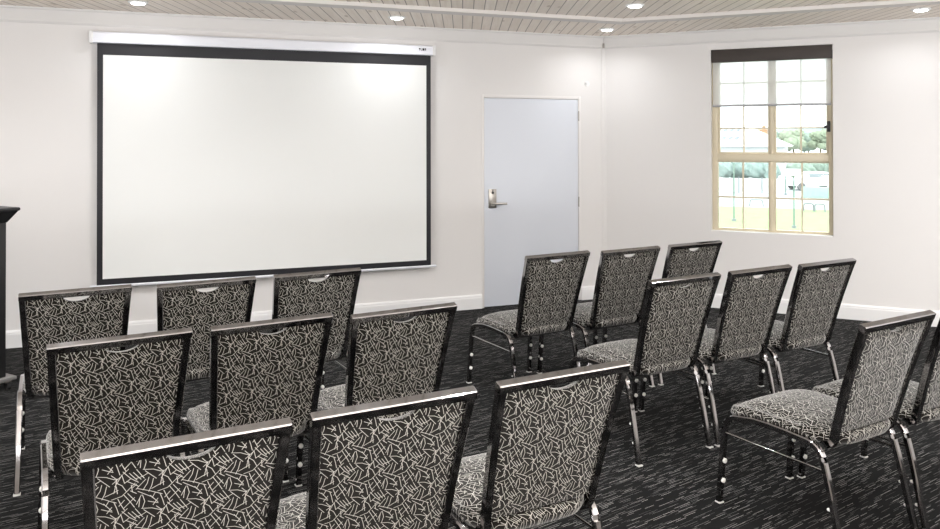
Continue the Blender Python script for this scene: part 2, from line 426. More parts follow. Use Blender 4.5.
# ------------------------------------------------------------------ door
d_ = empty('door_1', (DL, 0, 0)); tag(d_, 'pale blue-white flush door with lever handle', 'door', kind='structure')
W_ = DR - DL
bm = bmesh.new(); box(bm, 0.003, W_ - 0.003, 0.004, 0.044, 0.008, DTOP - 0.004, 0.002); finish('door_leaf', bm, M['door'], d_, 40)
bm = bmesh.new()
box(bm, -J, 0, -0.0025, 0.12, 0, DTOP + J, 0.002); box(bm, W_, W_ + J, -0.0025, 0.12, 0, DTOP + J, 0.002); box(bm, 0, W_, -0.0025, 0.12, DTOP, DTOP + J, 0.002)
box(bm, 0, 0.014, 0.05, 0.065, 0, DTOP); box(bm, W_ - 0.014, W_, 0.05, 0.065, 0, DTOP); box(bm, 0.014, W_ - 0.014, 0.05, 0.065, DTOP - 0.014, DTOP)
finish('door_frame', bm, M['jamb'], d_, 40)
lk = mkbox('lock_plate', (0.045, 0.125, -0.010, 0.004, 0.965, 1.150), M['brushed'], d_, 0.003)
bm = bmesh.new(); rod(bm, [(0.085, -0.008, 1.01), (0.085, -0.024, 1.01)], 0.024, 20)
rod(bm, rounded([(0.085, -0.02, 1.01), (0.085, -0.058, 1.01), (0.215, -0.058, 1.008)], 0.02), [0.011]*9 + [0.008], 12)
tag(finish('lever_handle', bm, M['brushed'], lk, 40), 'brushed steel lever')
bm = bmesh.new(); rod(bm, [(0.085, -0.009, 1.115), (0.085, -0.014, 1.115)], 0.013, 16); box(bm, 0.081, 0.089, -0.0145, -0.009, 1.10, 1.145)
tag(finish('keyhole', bm, M['black'], lk, 40), 'black key cylinder')
for z in (0.95, 1.82, 0.12):
    bm = bmesh.new(); rod(bm, [(W_ - 0.001, -0.008, z), (W_ - 0.001, -0.008, z + 0.10)], 0.007, 10); finish('hinge', bm, M['brushed'], d_, 40)

# ------------------------------------------------------------------ window
wn_ = empty('window_1'); wn_.matrix_world = RW; tag(wn_, 'beige framed window of four sashes in the angled wall', 'window', kind='structure')
FY0, FY1 = 0.09, 0.17
f_, fr_, fb_ = 0.055, 0.036, 0.012
mid_z0, mid_z1 = 1.400, 1.508      # transom
cx = (WL + WR) / 2 + 0.012
bm = bmesh.new()
box(bm, WL, WL + f_, FY0, FY1, WB, WT, 0.003); box(bm, WR - fr_, WR, FY0, FY1, WB, WT, 0.003)
box(bm, WL + f_, WR - fr_, FY0, FY1, WT - f_, WT, 0.003); box(bm, WL + f_, WR - fr_, FY0, FY1, WB, WB + fb_, 0.003)
finish('window_frame', bm, M['beige'], wn_, 40)
mkbox('transom', (WL + f_, WR - fr_, FY0 - 0.012, FY1, mid_z0 + 0.02, mid_z1 - 0.02), M['beige'], wn_, 0.004)
mkbox('mullion', (cx - 0.022, cx + 0.022, FY0 - 0.006, FY1, WB + fb_, mid_z0 + 0.02), M['beige'], wn_, 0.003)
mkbox('mullion', (cx - 0.018, cx + 0.018, FY0 - 0.003, FY1, mid_z1 - 0.02, WT - f_), M['beige'], wn_, 0.003)
mkbox('window_sill', (WL + 0.001, WR - 0.001, 0.002, FY0, WB - 0.012, WB + 0.004), M['trim'], wn_, 0.003)
def sash(x0, x1, z0, z1, rows, fr):
    bm = bmesh.new(); y0, y1 = FY0 + 0.012, FY0 + 0.052
    box(bm, x0, x0 + fr, y0, y1, z0, z1, 0.002); box(bm, x1 - fr, x1, y0, y1, z0, z1, 0.002)
    box(bm, x0 + fr, x1 - fr, y0, y1, z0, z0 + fr, 0.002); box(bm, x0 + fr, x1 - fr, y0, y1, z1 - fr, z1, 0.002)
    xm = (x0 + x1) / 2; bw = 0.008
    box(bm, xm - bw, xm + bw, y0 + 0.008, y1 - 0.008, z0 + fr, z1 - fr)
    for r in rows: box(bm, x0 + fr, x1 - fr, y0 + 0.0085, y1 - 0.0085, r - bw, r + bw)
    s = finish('sash', bm, M['beige'], wn_, 40)
    mkbox('glass_pane', (x0 + fr * 0.5, x1 - fr * 0.5, FY0 + 0.029, FY0 + 0.035, z0 + fr * 0.5, z1 - fr * 0.5), M['glass'], s)
zt0, zt1 = mid_z1 - 0.02, WT - f_
rows = [1.74, 1.96, 2.18]
sash(WL + f_, cx - 0.018, zt0, zt1, rows, 0.02); sash(cx + 0.018, WR - fr_, zt0, zt1, rows, 0.02)
sash(WL + f_ - 0.012, cx - 0.022, WB + fb_, mid_z0 + 0.02, [1.068], 0.012); sash(cx + 0.022, WR - fr_ + 0.012, WB + fb_, mid_z0 + 0.02, [1.068], 0.012)
bm = bmesh.new(); box(bm, WR - 0.05, WR - 0.02, FY0 - 0.02, FY0, 1.70, 1.80, 0.004); box(bm, WR - 0.075, WR - 0.03, FY0 - 0.03, FY0 - 0.018, 1.735, 1.760, 0.004)
tag(finish('latch', bm, M['black'], wn_, 40), 'black window latch')

# roller blind in the window recess
rb = empty('roller_blind'); rb.matrix_world = RW @ Matrix.Translation((0, 0, 0))
tag(rb, 'sheer white roller blind with dark brown fascia, lowered over the top of the window', 'blind')
bm = bmesh.new(); box(bm, WL + 0.004, WR - 0.004, 0.004, 0.075, WT - 0.125, WT - 0.002, 0.004); finish('fascia', bm, M['blind_box'], rb, 40)
bm = bmesh.new()
nx, nz = 24, 8
gv = [[bm.verts.new((WL + 0.015 + (WR - WL - 0.03) * i / nx, 0.04 + 0.0015 * math.sin(i * 0.9 + k), 1.965 + (WT - 0.12 - 1.965) * k / nz)) for k in range(nz + 1)] for i in range(nx + 1)]
for i in range(nx):
    for k in range(nz): bm.faces.new((gv[i][k], gv[i+1][k], gv[i+1][k+1], gv[i][k+1]))
finish('blind_fabric', bm, M['blind'], rb, 60)
bm = bmesh.new(); rod(bm, [(WL + 0.012, 0.04, 1.957), (WR - 0.012, 0.04, 1.957)], 0.011, 12); finish('bottom_bar', bm, M['blind_bar'], rb, 40)
mkbox('end_bracket', (WR - 0.004, WR, 0.02, 0.065, WT - 0.13, WT - 0.05), M['black'], rb)

# ------------------------------------------------------------------ projection screen
def fwd(x, z, o):       # same sight line, o metres in front of the back wall
    k = 1 - o / CAM_D
    return x * k, CAM_H + (z - CAM_H) * k
O_ = 0.075
sx0, sz1 = fwd(-0.606, 2.3313, O_); sx1, sz0 = fwd(2.1603, 0.4969, O_)
ps = empty('projection_screen', ((sx0 + sx1) / 2, -0.003, 2.38)); tag(ps, 'large white pull-down projection screen with black border on the back wall', 'projection screen')
PX, PZ = ps.location.x, ps.location.z
bl, btop, bbot = 0.043, 0.10, 0.048
hx0, hx1 = fwd(-0.712, 0, 0.115)[0], fwd(2.255, 0, 0.115)[0]
bm = bmesh.new(); box(bm, sx0 - PX, sx1 - PX, -O_ - 0.001, -O_ + 0.001, sz0 - PZ, sz1 - PZ); finish('screen_surface', bm, M['screen'], ps)
zt_ = sz1 + btop + 0.03
bm = bmesh.new()
for d in ((sx0 - bl, sx0, sz0 - bbot, zt_), (sx1, sx1 + bl, sz0 - bbot, zt_), (sx0, sx1, sz0 - bbot, sz0), (sx0, sx1, sz1, zt_)):
    box(bm, d[0] - PX, d[1] - PX, -O_ - 0.0016, -O_ + 0.0016, d[2] - PZ, d[3] - PZ)
finish('screen_border', bm, M['screen_border'], ps)
hz0, hz1 = 2.418, 2.508
cs = None
bm = bmesh.new(); extrude_yz(bm, [(0, hz0 - PZ), (-0.112, hz0 - PZ), (-0.118, hz0 + 0.006 - PZ), (-0.118, hz1 - 0.012 - PZ), (-0.106, hz1 - PZ), (0, hz1 - PZ)], hx0 + 0.03 - PX, hx1 - 0.03 - PX)
cs = finish('screen_case', bm, M['case'], ps)
for a, b in ((hx0, hx0 + 0.03), (hx1 - 0.03, hx1)):
    mkbox('end_cap', (a - PX, b - PX, -0.121, 0, hz0 - 0.003 - PZ, hz1 + 0.003 - PZ), M['trim'], ps, 0.004)
# small dark maker's mark on the case
bm = bmesh.new(); lx = hx1 - 0.165 - PX; lz = hz0 + 0.04 - PZ
for x0, x1, z0, z1 in ((0, .014, .012, .022), (.005, .010, 0, .012), (.018, .022, 0, .022), (.022, .030, 0, .005), (.034, .052, 0, .022), (.056, .060, 0, .022), (.064, .068, 0, .022), (.060, .064, .010, .022)):
    box(bm, lx + x0, lx + x1, -0.1195, -0.1175, lz + z0, lz + z1)
tag(finish('logo', bm, M['black'], cs), 'small black logo')
bz = sz0 - bbot
bm = bmesh.new(); extrude_yz(bm, [(-O_ + 0.011, bz - PZ), (-O_ - 0.011, bz - PZ), (-O_ - 0.013, bz - 0.008 - PZ), (-O_ - 0.008, bz - 0.02 - PZ), (-O_ + 0.008, bz - 0.02 - PZ), (-O_ + 0.013, bz - 0.008 - PZ)], sx0 - bl - 0.05 - PX, sx1 + bl + 0.05 - PX)
finish('bottom_bar', bm, M['case'], ps)

# tiny wall fitting beside the corner
bm = bmesh.new(); rod(bm, [(0, 0, 0), (0, -0.006, 0)], 0.028, 16); rod(bm, [(-0.012, -0.006, 0.004), (-0.012, -0.02, 0.004)], 0.01, 10)
tag(finish('wall_sensor', bm, M['trim'], None, 40, (3.88, 0, 2.20)), 'tiny white wall fitting above the door near the corner', 'sensor')
bm = bmesh.new(); box(bm, -0.009, 0.009, -0.026, -0.012, 0, 0.05, 0.003)
tag(finish('cable_clip', bm, M['brushed'], None, 40, (XC - 0.015, -0.008, CEIL - 0.125)), 'small grey bracket high in the corner under the ceiling', 'bracket')

# ------------------------------------------------------------------ downlights
def downlight(x, y, label, watts=EDGE_W, first=[None]):
    if first[0] is None:
        r = empty('downlight', (x, y, CEIL))
        bm = bmesh.new()
        prof = [(0.052, -0.002), (0.052, -0.010), (0.060, -0.012), (0.072, -0.006), (0.074, 0.0)]
        n = 32; rg = [[bm.verts.new((q[0]*math.cos(2*PI*i/n), q[0]*math.sin(2*PI*i/n), q[1])) for i in range(n)] for q in prof]
        for a, b in zip(rg, rg[1:]):
            for i in range(n): bm.faces.new((a[i], a[(i+1) % n], b[(i+1) % n], b[i]))
        finish('trim_ring', bm, M['trim_ring'], r, 50)
        bm = bmesh.new(); rod(bm, [(0, 0, -0.001), (0, 0, -0.010), (0, 0, -0.017), (0, 0, -0.021)], [0.0525, 0.0525, 0.046, 0.030], 32); finish('lens', bm, M['lens'], r)
        first[0] = r
    else:
        r = dup(first[0]); r.location = (x, y, CEIL)
    tag(r, label, 'ceiling light', 'recessed ceiling downlights')
    l = bpy.data.lights.new('lamp', 'AREA'); l.shape = 'DISK'; l.size = 0.10; l.energy = watts; l.color = (0.99, 0.99, 1.0); l.spread = math.radians(150)
    lo = bpy.data.objects.new('downlight_lamp', l); C.objects.link(lo); lo.location = (x, y, CEIL - 0.024)
seen = [(-0.318, -0.525, 'round recessed downlight in the ceiling band above the left part of the screen'),
        (1.741, -0.501, 'round recessed downlight in the ceiling band above the right part of the screen'),
        (3.828, -0.486, 'round recessed downlight in the ceiling corner above the door'),
        (5.649, -2.365, 'round recessed downlight in the ceiling band right of the window'),
        (3.349, -1.725, 'round recessed downlight in the main ceiling, inside the moulding near its mitre')]
for a in seen: downlight(*a)
for x, y in [(-2.4, -0.52), (-2.4, -2.6), (-2.4, -4.7), (-2.4, -6.8), (-0.55, -2.3), (0.9, -4.3), (0.3, -6.8), (0.3, -8.8), (1.7, -3.3), (2.6, -5.6), (2.6, -7.6), (4.9, -3.9), (4.9, -5.6), (4.9, -7.6), (6.7, -4.6), (6.7, -6.8), (6.7, -8.8), (-2.4, -8.8), (4.0, -9.0)]:
    downlight(x, y, 'round recessed downlight over the seats and the back of the room, outside the view', EDGE_W if y > -1 else DOWNLIGHT_W * (1.0 if y > -6 else 0.5))

# ------------------------------------------------------------------ lectern
le = empty('lectern', (-1.334, -1.165, 0), math.radians(40)); tag(le, 'black lectern with flared top and wheeled base at the left edge, beside the screen', 'lectern')
mkbox('column', (-0.20, 0.20, -0.16, 0.16, 0.085, 1.12), M['black'], le, 0.004)
bm = bmesh.new()
vs_b = [(-0.203, -0.163), (0.203, -0.163), (0.203, 0.163), (-0.203, 0.163)]; vs_t = [(-0.25, -0.21), (0.25, -0.21), (0.25, 0.21), (-0.25, 0.21)]
a = [bm.verts.new((x, y, 1.095)) for x, y in vs_b]; b = [bm.verts.new((x, y, 1.17)) for x, y in vs_t]
bm.faces.new(a[::-1]); bm.faces.new(b)
for i in range(4): bm.faces.new((a[i], a[(i+1) % 4], b[(i+1) % 4], b[i]))
finish('flared_neck', bm, M['black'], le)
bm = bmesh.new(); box(bm, -0.26, 0.26, -0.22, 0.22, 1.17, 1.193, 0.008); finish('reading_top', bm, M['black'], le, 40)
bm = bmesh.new(); box(bm, -0.25, 0.25, -0.20, 0.20, 0.062, 0.085, 0.005); finish('base_plate', bm, M['grey_laminate'], le, 40)
for x, y in ((-0.21, -0.16), (0.21, -0.16), (-0.21, 0.16), (0.21, 0.16)):
    bm = bmesh.new(); rod(bm, [(x - 0.012, y, 0.025), (x + 0.012, y, 0.025)], 0.025, 16); k = finish('castor', bm, M['rubber'], le, 40)
    bm = bmesh.new(); box(bm, x - 0.02, x + 0.02, y - 0.015, y + 0.02, 0.045, 0.063, 0.003); finish('castor_fork', bm, M['brushed'], k, 40)

# ------------------------------------------------------------------ conference chair
TUBE = 0.025
WTO, WBO, HT = 0.236, 0.209, 0.936
def back_y(z): return -0.246 - (z - 0.45) * 0.312 + 0.018 * math.sin(PI * min(1, max(0, (z - 0.45) / 0.48))) * 0.4
def half_w(z): return WBO + (WTO - WBO) * min(1, max(0, (z - 0.44) / (HT - 0.44)))
def make_chair():
    r = empty('conference_chair')
    # seat cushion
    bm = bmesh.new(); uvl = bm.loops.layers.uv.new('UVMap')
    n = 72
    def outline(i, s):
        th = 2 * PI * i / n; c, sn = math.cos(th), math.sin(th); e = 2 / 5.5
        x = abs(c) ** e * (1 if c >= 0 else -1); y = abs(sn) ** e * (1 if sn >= 0 else -1)
        yy = 0.0025 + y * 0.2875
        k = min(1, max(0, (yy + 0.285) / 0.15)); hw = 0.187 + 0.040 * k * k * (3 - 2 * k)
        return x * hw * s, 0.0025 + y * 0.2875 * s
    prof = [(0.15, 0.512), (0.35, 0.510), (0.55, 0.505), (0.72, 0.498), (0.84, 0.489), (0.92, 0.478), (0.97, 0.465), (1.0, 0.449), (1.0, 0.436), (0.985, 0.427), (0.95, 0.424)]
    def lift(y, z, s):       # waterfall front edge, slight dish towards the back
        k = max(0, (y - 0.08) / 0.21)
        return z - 0.012 * (s < 0.97) - (0.055 if s < 0.97 else 0.042) * k * k * (1 if s > 0.5 else s * 2) + (0.012 if s > 0.93 else -0.008) * max(0, -y / 0.25)
    rings = []
    for s, z in prof:
        rings.append([bm.verts.new((*outline(i, s), lift(outline(i, s)[1], z, s))) for i in range(n)])
    c0 = bm.verts.new((0, 0.0025, 0.501))
    acc = {}
    for j, (s, z) in enumerate(prof):
        drop = max(0, 0.49 - z)
        for i, v in enumerate(rings[j]):
            x, y = outline(i, 1.0 if s >= 1 else s); L = math.hypot(x, y - 0.0025) or 1
            acc[v] = (x + x / L * drop + 0.3, y + (y - 0.0025) / L * drop + 0.3)
    acc[c0] = (0.3, 0.322)
    for i in range(n): bm.faces.new((c0, rings[0][i], rings[0][(i+1) % n]))
    for a, b in zip(rings, rings[1:]):
        for i in range(n): bm.faces.new((a[i], b[i], b[(i+1) % n], a[(i+1) % n]))
    bm.faces.new(rings[-1][::-1])
    for f in bm.faces:
        for l in f.loops: l[uvl].uv = acc[l.vert]
    finish('seat', bm, M['fabric'], r, 60)
    # seat pan under the cushion
    bm = bmesh.new(); box(bm, -0.200, 0.200, -0.215, 0.200, 0.400, 0.418, 0.004); tag(finish('seat_pan', bm, M['rubber'], r, 40), 'black underside panel')
    # back panel with a crescent hand hold under the top rail
    bm = bmesh.new(); uvl = bm.loops.layers.uv.new('UVMap')
    zb, ztop = 0.478, HT - 0.029
    xs = sorted(set([-1 + 2 * i / 12 for i in range(13)] + [k / 16 * 0.34 for k in range(-16, 17)]))
    m = 22
    def pt(u, t, side):
        hole = 0.0; x0 = u * (half_w(ztop) - 0.026)
        if abs(x0) < 0.058: hole = 0.027 * math.sqrt(1 - (x0 / 0.058) ** 2)
        zt = ztop - hole
        z = zb + (zt - zb) * t - 0.006 * (1 - u * u) * (1 - t)
        x = u * (half_w(z) - 0.026)
        ed = min(1, (1 - abs(u)) / 0.16, (zt - z) / 0.05 + 0.05, (z - zb + 0.006) / 0.06 + 0.05); ed = math.sqrt(max(0, 1 - (1 - max(0, ed)) ** 2))
        y = back_y(z)
        y += (0.006 + 0.026 * ed) if side else (-0.003 - 0.007 * ed)
        return (x, y, z), (x + 0.3, (z - zb) * 1.05 + 0.02 + (0.5 if side else 0))
    grid = {}
    uvs = {}
    for sd in (0, 1):
        for i, u in enumerate(xs):
            for j in range(m + 1):
                t = 1 - (1 - j / m) ** 1.0
                p, q_ = pt(u, t, sd); v = bm.verts.new(p); grid[sd, i, j] = v; uvs[v] = q_
    nx = len(xs) - 1
    for sd in (0, 1):
        for i in range(nx):
            for j in range(m): bm.faces.new((grid[sd,i,j], grid[sd,i+1,j], grid[sd,i+1,j+1], grid[sd,i,j+1]))
    for i in range(nx):
        for j in (0, m): bm.faces.new((grid[0,i,j], grid[0,i+1,j], grid[1,i+1,j], grid[1,i,j]))
    for j in range(m):
        for i in (0, nx): bm.faces.new((grid[0,i,j], grid[0,i,j+1], grid[1,i,j+1], grid[1,i,j]))
    for f in bm.faces:
        for l in f.loops: l[uvl].uv = uvs[l.vert]
    finish('backrest', bm, M['fabric'], r, 55)
    # back frame: two tapering side bars that bend in under the seat, and a flat top rail
    bm = bmesh.new(); fwid, fdep = 0.027, 0.030
    for sg in (-1, 1):
        path = [(sg * (half_w(z) - fwid / 2), back_y(z), z) for z in [HT - 0.0135 - (HT - 0.0135 - 0.475) * i / 12 for i in range(13)]]
        path += [(sg * (WBO - 0.015), -0.247, 0.450), (sg * (WBO - 0.017), -0.236, 0.432), (sg * (WBO - 0.021), -0.215, 0.421), (sg * (WBO - 0.026), -0.18, 0.416), (sg * (WBO - 0.032), -0.12, 0.414)]
        sweep(bm, path, (1, 0, 0), fwid, fdep, 0.0035)
    sl = Vector((0, back_y(HT) - back_y(HT - 0.1), 0.1)).normalized()
    zc = HT - 0.014; yc = back_y(zc)
    # top rail aligned with the lean of the back
    s_ = Vector((0, sl.z, -sl.y))
    a_, b_, ch = 0.0145, 0.0155, 0.003
    sec = [(-a_+ch,-b_),(a_-ch,-b_),(a_,-b_+ch),(a_,b_-ch),(a_-ch,b_),(-a_+ch,b_),(-a_,b_-ch),(-a_,-b_+ch)]
    rr = []
    for x in (-WTO, -WTO + 0.003, WTO - 0.003, WTO):
        k = 0.88 if abs(x) == WTO else 1
        rr.append([bm.verts.new(Vector((x, yc, zc)) + sl * (u * k) + s_ * (v * k)) for u, v in sec])
    for a, b in zip(rr, rr[1:]):
        for i in range(8): bm.faces.new((a[i], a[(i+1) % 8], b[(i+1) % 8], b[i]))
    bm.faces.new(rr[0]); bm.faces.new(rr[-1][::-1])
    finish('back_frame', bm, M['chrome'], r, 30)
    # legs, rails, stretchers
    for sg in (-1, 1):
        XR, XF = sg * 0.234, sg * 0.242
        fp = rounded([(XF, 0.289, 0.006), (sg * 0.236, 0.266, 0.30), (XR, 0.254, 0.394), (XR, 0.10, 0.4235)], [0.05, 0.06], 8)
        bm = bmesh.new(); sweep(bm, fp, (1, 0, 0), TUBE, TUBE, 0.004); lg = finish('front_leg', bm, M['chrome'], r, 30)
        for z in (0.106, 0.196):
            y = 0.289 - 0.027 * z / 0.33 - TUBE / 2; x = XF - sg * 0.006 * z / 0.33
            bm = bmesh.new(); rod(bm, [(x, y + 0.003, z), (x, y - 0.005, z), (x, y - 0.008, z)], [0.0105, 0.0105, 0.006], 14); finish('bumper', bm, M['bumper'], lg, 40)
        bm = bmesh.new(); box(bm, XF - 0.015, XF + 0.015, 0.289 - 0.016, 0.289 + 0.014, 0.0, 0.007, 0.003); finish('glide', bm, M['glide'], lg, 40)
        bm = bmesh.new(); sweep(bm, [(XR, 0.102, 0.4231), (XR, 0.03, 0.427), (XR, -0.05, 0.427), (XR, -0.145, 0.424)], (1, 0, 0), TUBE, TUBE, 0.004); finish('seat_rail', bm, M['chrome'], r, 30)
        rp = rounded([(XR, -0.135, 0.4245), (XR, -0.212, 0.420), (sg * 0.236, -0.252, 0.29), (XF, -0.316, 0.008)], [0.055, 0.10], 8)
        bm = bmesh.new(); sweep(bm, rp, (1, 0, 0), TUBE, TUBE, 0.004); lg = finish('rear_leg', bm, M['chrome'], r, 30)
        for z in (0.10, 0.19):
            y = -0.316 + 0.064 * z / 0.282 + TUBE / 2
            bm = bmesh.new(); rod(bm, [(XF, y - 0.003, z), (XF, y + 0.008, z), (XF, y + 0.011, z)], [0.006, 0.006, 0.004], 12); finish('bumper', bm, M['bumper'], lg, 40)
        bm = bmesh.new(); box(bm, XF - 0.015, XF + 0.015, -0.318 - 0.014, -0.318 + 0.016, 0.0, 0.007, 0.003); finish('glide', bm, M['glide'], lg, 40)
        bm = bmesh.new(); rod(bm, [(sg * 0.236, 0.266, 0.322), (sg * 0.2355, -0.237, 0.330)], 0.006, 10); finish('stretcher', bm, M['chrome'], r, 40)
    # cross braces under the seat
    for y in (0.17, -0.13):
        bm = bmesh.new(); sweep(bm, [(-0.226, y, 0.398), (0.226, y, 0.398)], (0, 1, 0), 0.022, 0.022, 0.003); finish('cross_brace', bm, M['chrome'], r, 30)
    return r

chairs = [  # x, y, degrees, label
 (-0.514, -2.546, 7.9, 'patterned chrome-framed chair, left end of the left block row nearest the screen, beside the lectern'),
 (0.063, -2.538, 8.3, 'patterned chrome-framed chair, middle one of the left block row nearest the screen'),
 (0.619, -2.465, 8.5, 'patterned chrome-framed chair, right end of the left block row nearest the screen'),
 (-0.262, -3.570, 9.3, 'patterned chrome-framed chair at the left end of the left block middle row'),
 (0.272, -3.504, 9.0, 'patterned chrome-framed chair in the centre of the left block middle row'),
 (0.802, -3.497, 9.0, 'patterned chrome-framed chair at the right end of the left block middle row'),
 (-0.028, -4.629, 7.4, 'patterned chrome-framed chair at bottom left, left one of the three nearest the camera'),
 (0.496, -4.557, 6.8, 'patterned chrome-framed chair at bottom centre, middle one of the three nearest the camera'),
 (1.035, -4.488, 7.2, 'patterned chrome-framed chair beside the aisle, right one of the three nearest the camera'),
 (2.093, -2.344, 9.0, 'patterned chrome-framed chair directly in front of the door, seat side in full view'),
 (2.626, -2.321, 8.7, 'patterned chrome-framed chair just right of the one before the door, same row'),
 (3.180, -2.241, 8.5, 'patterned chrome-framed chair furthest from the camera, mostly hidden, left below the window'),
 (2.342, -3.282, 8.0, 'patterned chrome-framed chair at the aisle end of the right block middle row'),
 (2.874, -3.214, 8.5, 'patterned chrome-framed chair in the centre of the right block middle row'),
 (3.391, -3.167, 8.2, 'patterned chrome-framed chair at the far right end of the right block middle row'),
 (2.560, -4.330, 10.0, 'patterned chrome-framed chair at bottom right with its whole seat and side frame in view'),
 (3.091, -4.266, 8.5, 'patterned chrome-framed chair cut off by the right edge of the picture'),
]
proto = None
for x, y, dg, lab in chairs:
    o = make_chair() if proto is None else dup(proto)
    proto = proto or o
    o.location = (x, y, 0); o.rotation_euler = (0, 0, math.radians(dg))
    tag(o, lab, 'chair', 'conference chairs set in rows facing the screen')

# ------------------------------------------------------------------ outdoors, seen through the window
GZ = -2.6
def W(E, T, z=GZ): return Vector((XC + S2 * (E + T), S2 * (E - T), z))
def out_empty(name, E, T, rz=0.0): return empty(name, W(E, T), -PI / 4 + rz)
def out_prism(name, pts, z0, z1, mat):
    bm = bmesh.new(); prism(bm, [W(e, t)[:2] for e, t in pts], z0, z1); return finish(name, bm, mat)
tag(out_prism('lawn', [(3, -60), (3, 60), (41.0, 60), (42.9, -3.8), (44, -60)][::-1], GZ - 0.1, GZ, M['lawn']), 'green lawn below the window', 'lawn', kind='structure')
tag(out_prism('footpath', [(44, -60), (42.9, -3.8), (41.0, 60), (48.5, 60), (49.7, -4.5), (50.5, -60)], GZ - 0.1, GZ - 0.005, M['path']), 'pale footpath along the far edge of the lawn', 'path', kind='structure')
tag(out_prism('car_park', [(50.5, -60), (49.7, -4.5), (48.5, 60), (200, 200), (200, -200)], GZ - 0.1, GZ - 0.01, M['asphalt']), 'pale grey car park surface', 'car park', kind='structure')
# hills
bm = bmesh.new(); nh = 60; lo, hi = [], []
for i in range(nh + 1):
    t = -420 + 840 * i / nh; p = W(900 + 30 * math.sin(i), t)
    hgt = 15.5 + 3 * math.sin(i * 0.37) + 1.5 * math.sin(i * 0.9 + 1)
    lo.append((bm.verts.new((p.x - 120, p.y - 120, GZ - 1)), bm.verts.new((p.x + 150, p.y + 150, GZ - 1)))); hi.append(bm.verts.new((p.x, p.y, hgt)))
for i in range(nh):
    bm.faces.new((lo[i][0], lo[i+1][0], hi[i+1], hi[i])); bm.faces.new((hi[i], hi[i+1], lo[i+1][1], lo[i][1]))
tag(finish('hills', bm, M['hill'], None, 60), 'low hazy blue hills on the horizon', 'hills', kind='structure')
# pavilion with a broad white roof
b = out_empty('pavilion', 92, -7.5); tag(b, 'low pale building with broad white roof and skylights seen through the upper left panes', 'building')
mkbox('wall', (-7.5, 5.6, -2.0, 8, 0, 3.5), M['render'], b)
bm = bmesh.new()
vs = [bm.verts.new(p) for p in ((-8.3, -2.8, 3.3), (6.3, -2.8, 3.3), (6.3, 8.5, 3.3), (-8.3, 8.5, 3.3), (-6.5, 2.6, 6.0), (0.8, 2.6, 6.0))]
for f in ((0, 1, 5, 4), (1, 2, 5), (2, 3, 4, 5), (3, 0, 4), (3, 2, 1, 0)): bm.faces.new([vs[i] for i in f])
rf = finish('roof', bm, M['roof'], b)
for zz in (0.30, 0.68):
    for k in range(4):
        bm = bmesh.new(); x = -2.4 + k * 0.75; y = -2.8 + 5.4 * zz; z = 3.3 + 2.7 * zz
        vv = [bm.verts.new((x + a * 0.42 + c * 0.25, y + c * 0.75 - 0.02, z + c * 0.375 + 0.05)) for a, c in ((0, 0), (1, 0), (1, 1), (0, 1))]
        vb = [bm.verts.new((q.co.x, q.co.y, q.co.z - 0.06)) for q in vv]
        bm.faces.new(vv); bm.faces.new(vb[::-1])
        for i in range(4): bm.faces.new((vv[i], vb[i], vb[(i+1) % 4], vv[(i+1) % 4]))
        tag(finish('skylight', bm, M['dark_glass'], rf), 'dark skylight')
for k in range(6): mkbox('window', (-6.5 + k * 2, -5.3 + k * 2, -2.03, -1.95, 1.2, 2.6), M['dark_glass'], b)
b = out_empty('brick_building', 108, -5.6); tag(b, 'orange brick gable rising behind the white roof', 'building')
bm = bmesh.new(); box(bm, -0.75, 0.75, -0.7, 0.7, 0, 5.4); finish('wall', bm, M['brick'], b)
bm = bmesh.new(); prism(bm, [(-0.9, -0.8), (0.9, -0.8), (0.9, 0.8), (-0.9, 0.8)], 5.4, 5.55); rod(bm, [(0.3, 0, 5.5), (0.3, 0, 6.1)], 0.25, 8); finish('roof', bm, M['brick'], b)

def blob(bm, c, r, squash, seed):
    rnd = random.Random(seed); k = bmesh.ops.create_icosphere(bm, subdivisions=3, radius=1.0)
    ph = [rnd.uniform(0, 6) for _ in range(6)]
    for v in k['verts']:
        p = v.co.copy(); d = 1 + 0.16 * math.sin(p.x * 5 + ph[0]) * math.sin(p.y * 6 + ph[1]) + 0.10 * math.sin(p.z * 9 + ph[2] + p.x * 7) + 0.07 * math.sin(p.y * 15 + ph[3])
        v.co = Vector((c[0] + p.x * r * d, c[1] + p.y * r * d, c[2] + p.z * r * squash * d))
def tree(E, T, h, r, mat, label, seed):
    t = out_empty('tree', E, T); tag(t, label, 'tree', 'trees beyond the car park')
    rnd = random.Random(seed); bm = bmesh.new()
    for _ in range(9): blob(bm, (rnd.uniform(-.6, .6) * r, rnd.uniform(-.6, .6) * r, h * rnd.uniform(.5, .82)), r * rnd.uniform(.35, .6), 0.8, rnd.random())
    finish('foliage', bm, mat, t, 80)
    bm = bmesh.new(); rod(bm, [(0, 0, 0), (0.05, 0, h * 0.3), (0, 0.05, h * 0.62)], [0.22, 0.16, 0.1], 8); finish('trunk', bm, M['bark'], t, 60)
for i, a in enumerate([(112, -3.6, 6.0, 1.7, 'leaf'), (108, -1.5, 6.4, 1.8, 'leaf2'), (116, 0.3, 6.0, 1.9, 'leaf'), (110, 1.9, 6.2, 1.6, 'leaf2'), (118, 3.8, 6.2, 2.0, 'leaf')]):
    tree(*a[:4], M[a[4]], ['grey-green tree just right of the brick gable, partly behind the mullion', 'olive tree left of the muntin in the upper right panes', 'grey-green tree straddling the muntin in the upper right panes', 'olive tree right of the muntin in the upper right panes', 'grey-green tree beside the window latch'][i], 40 + i)
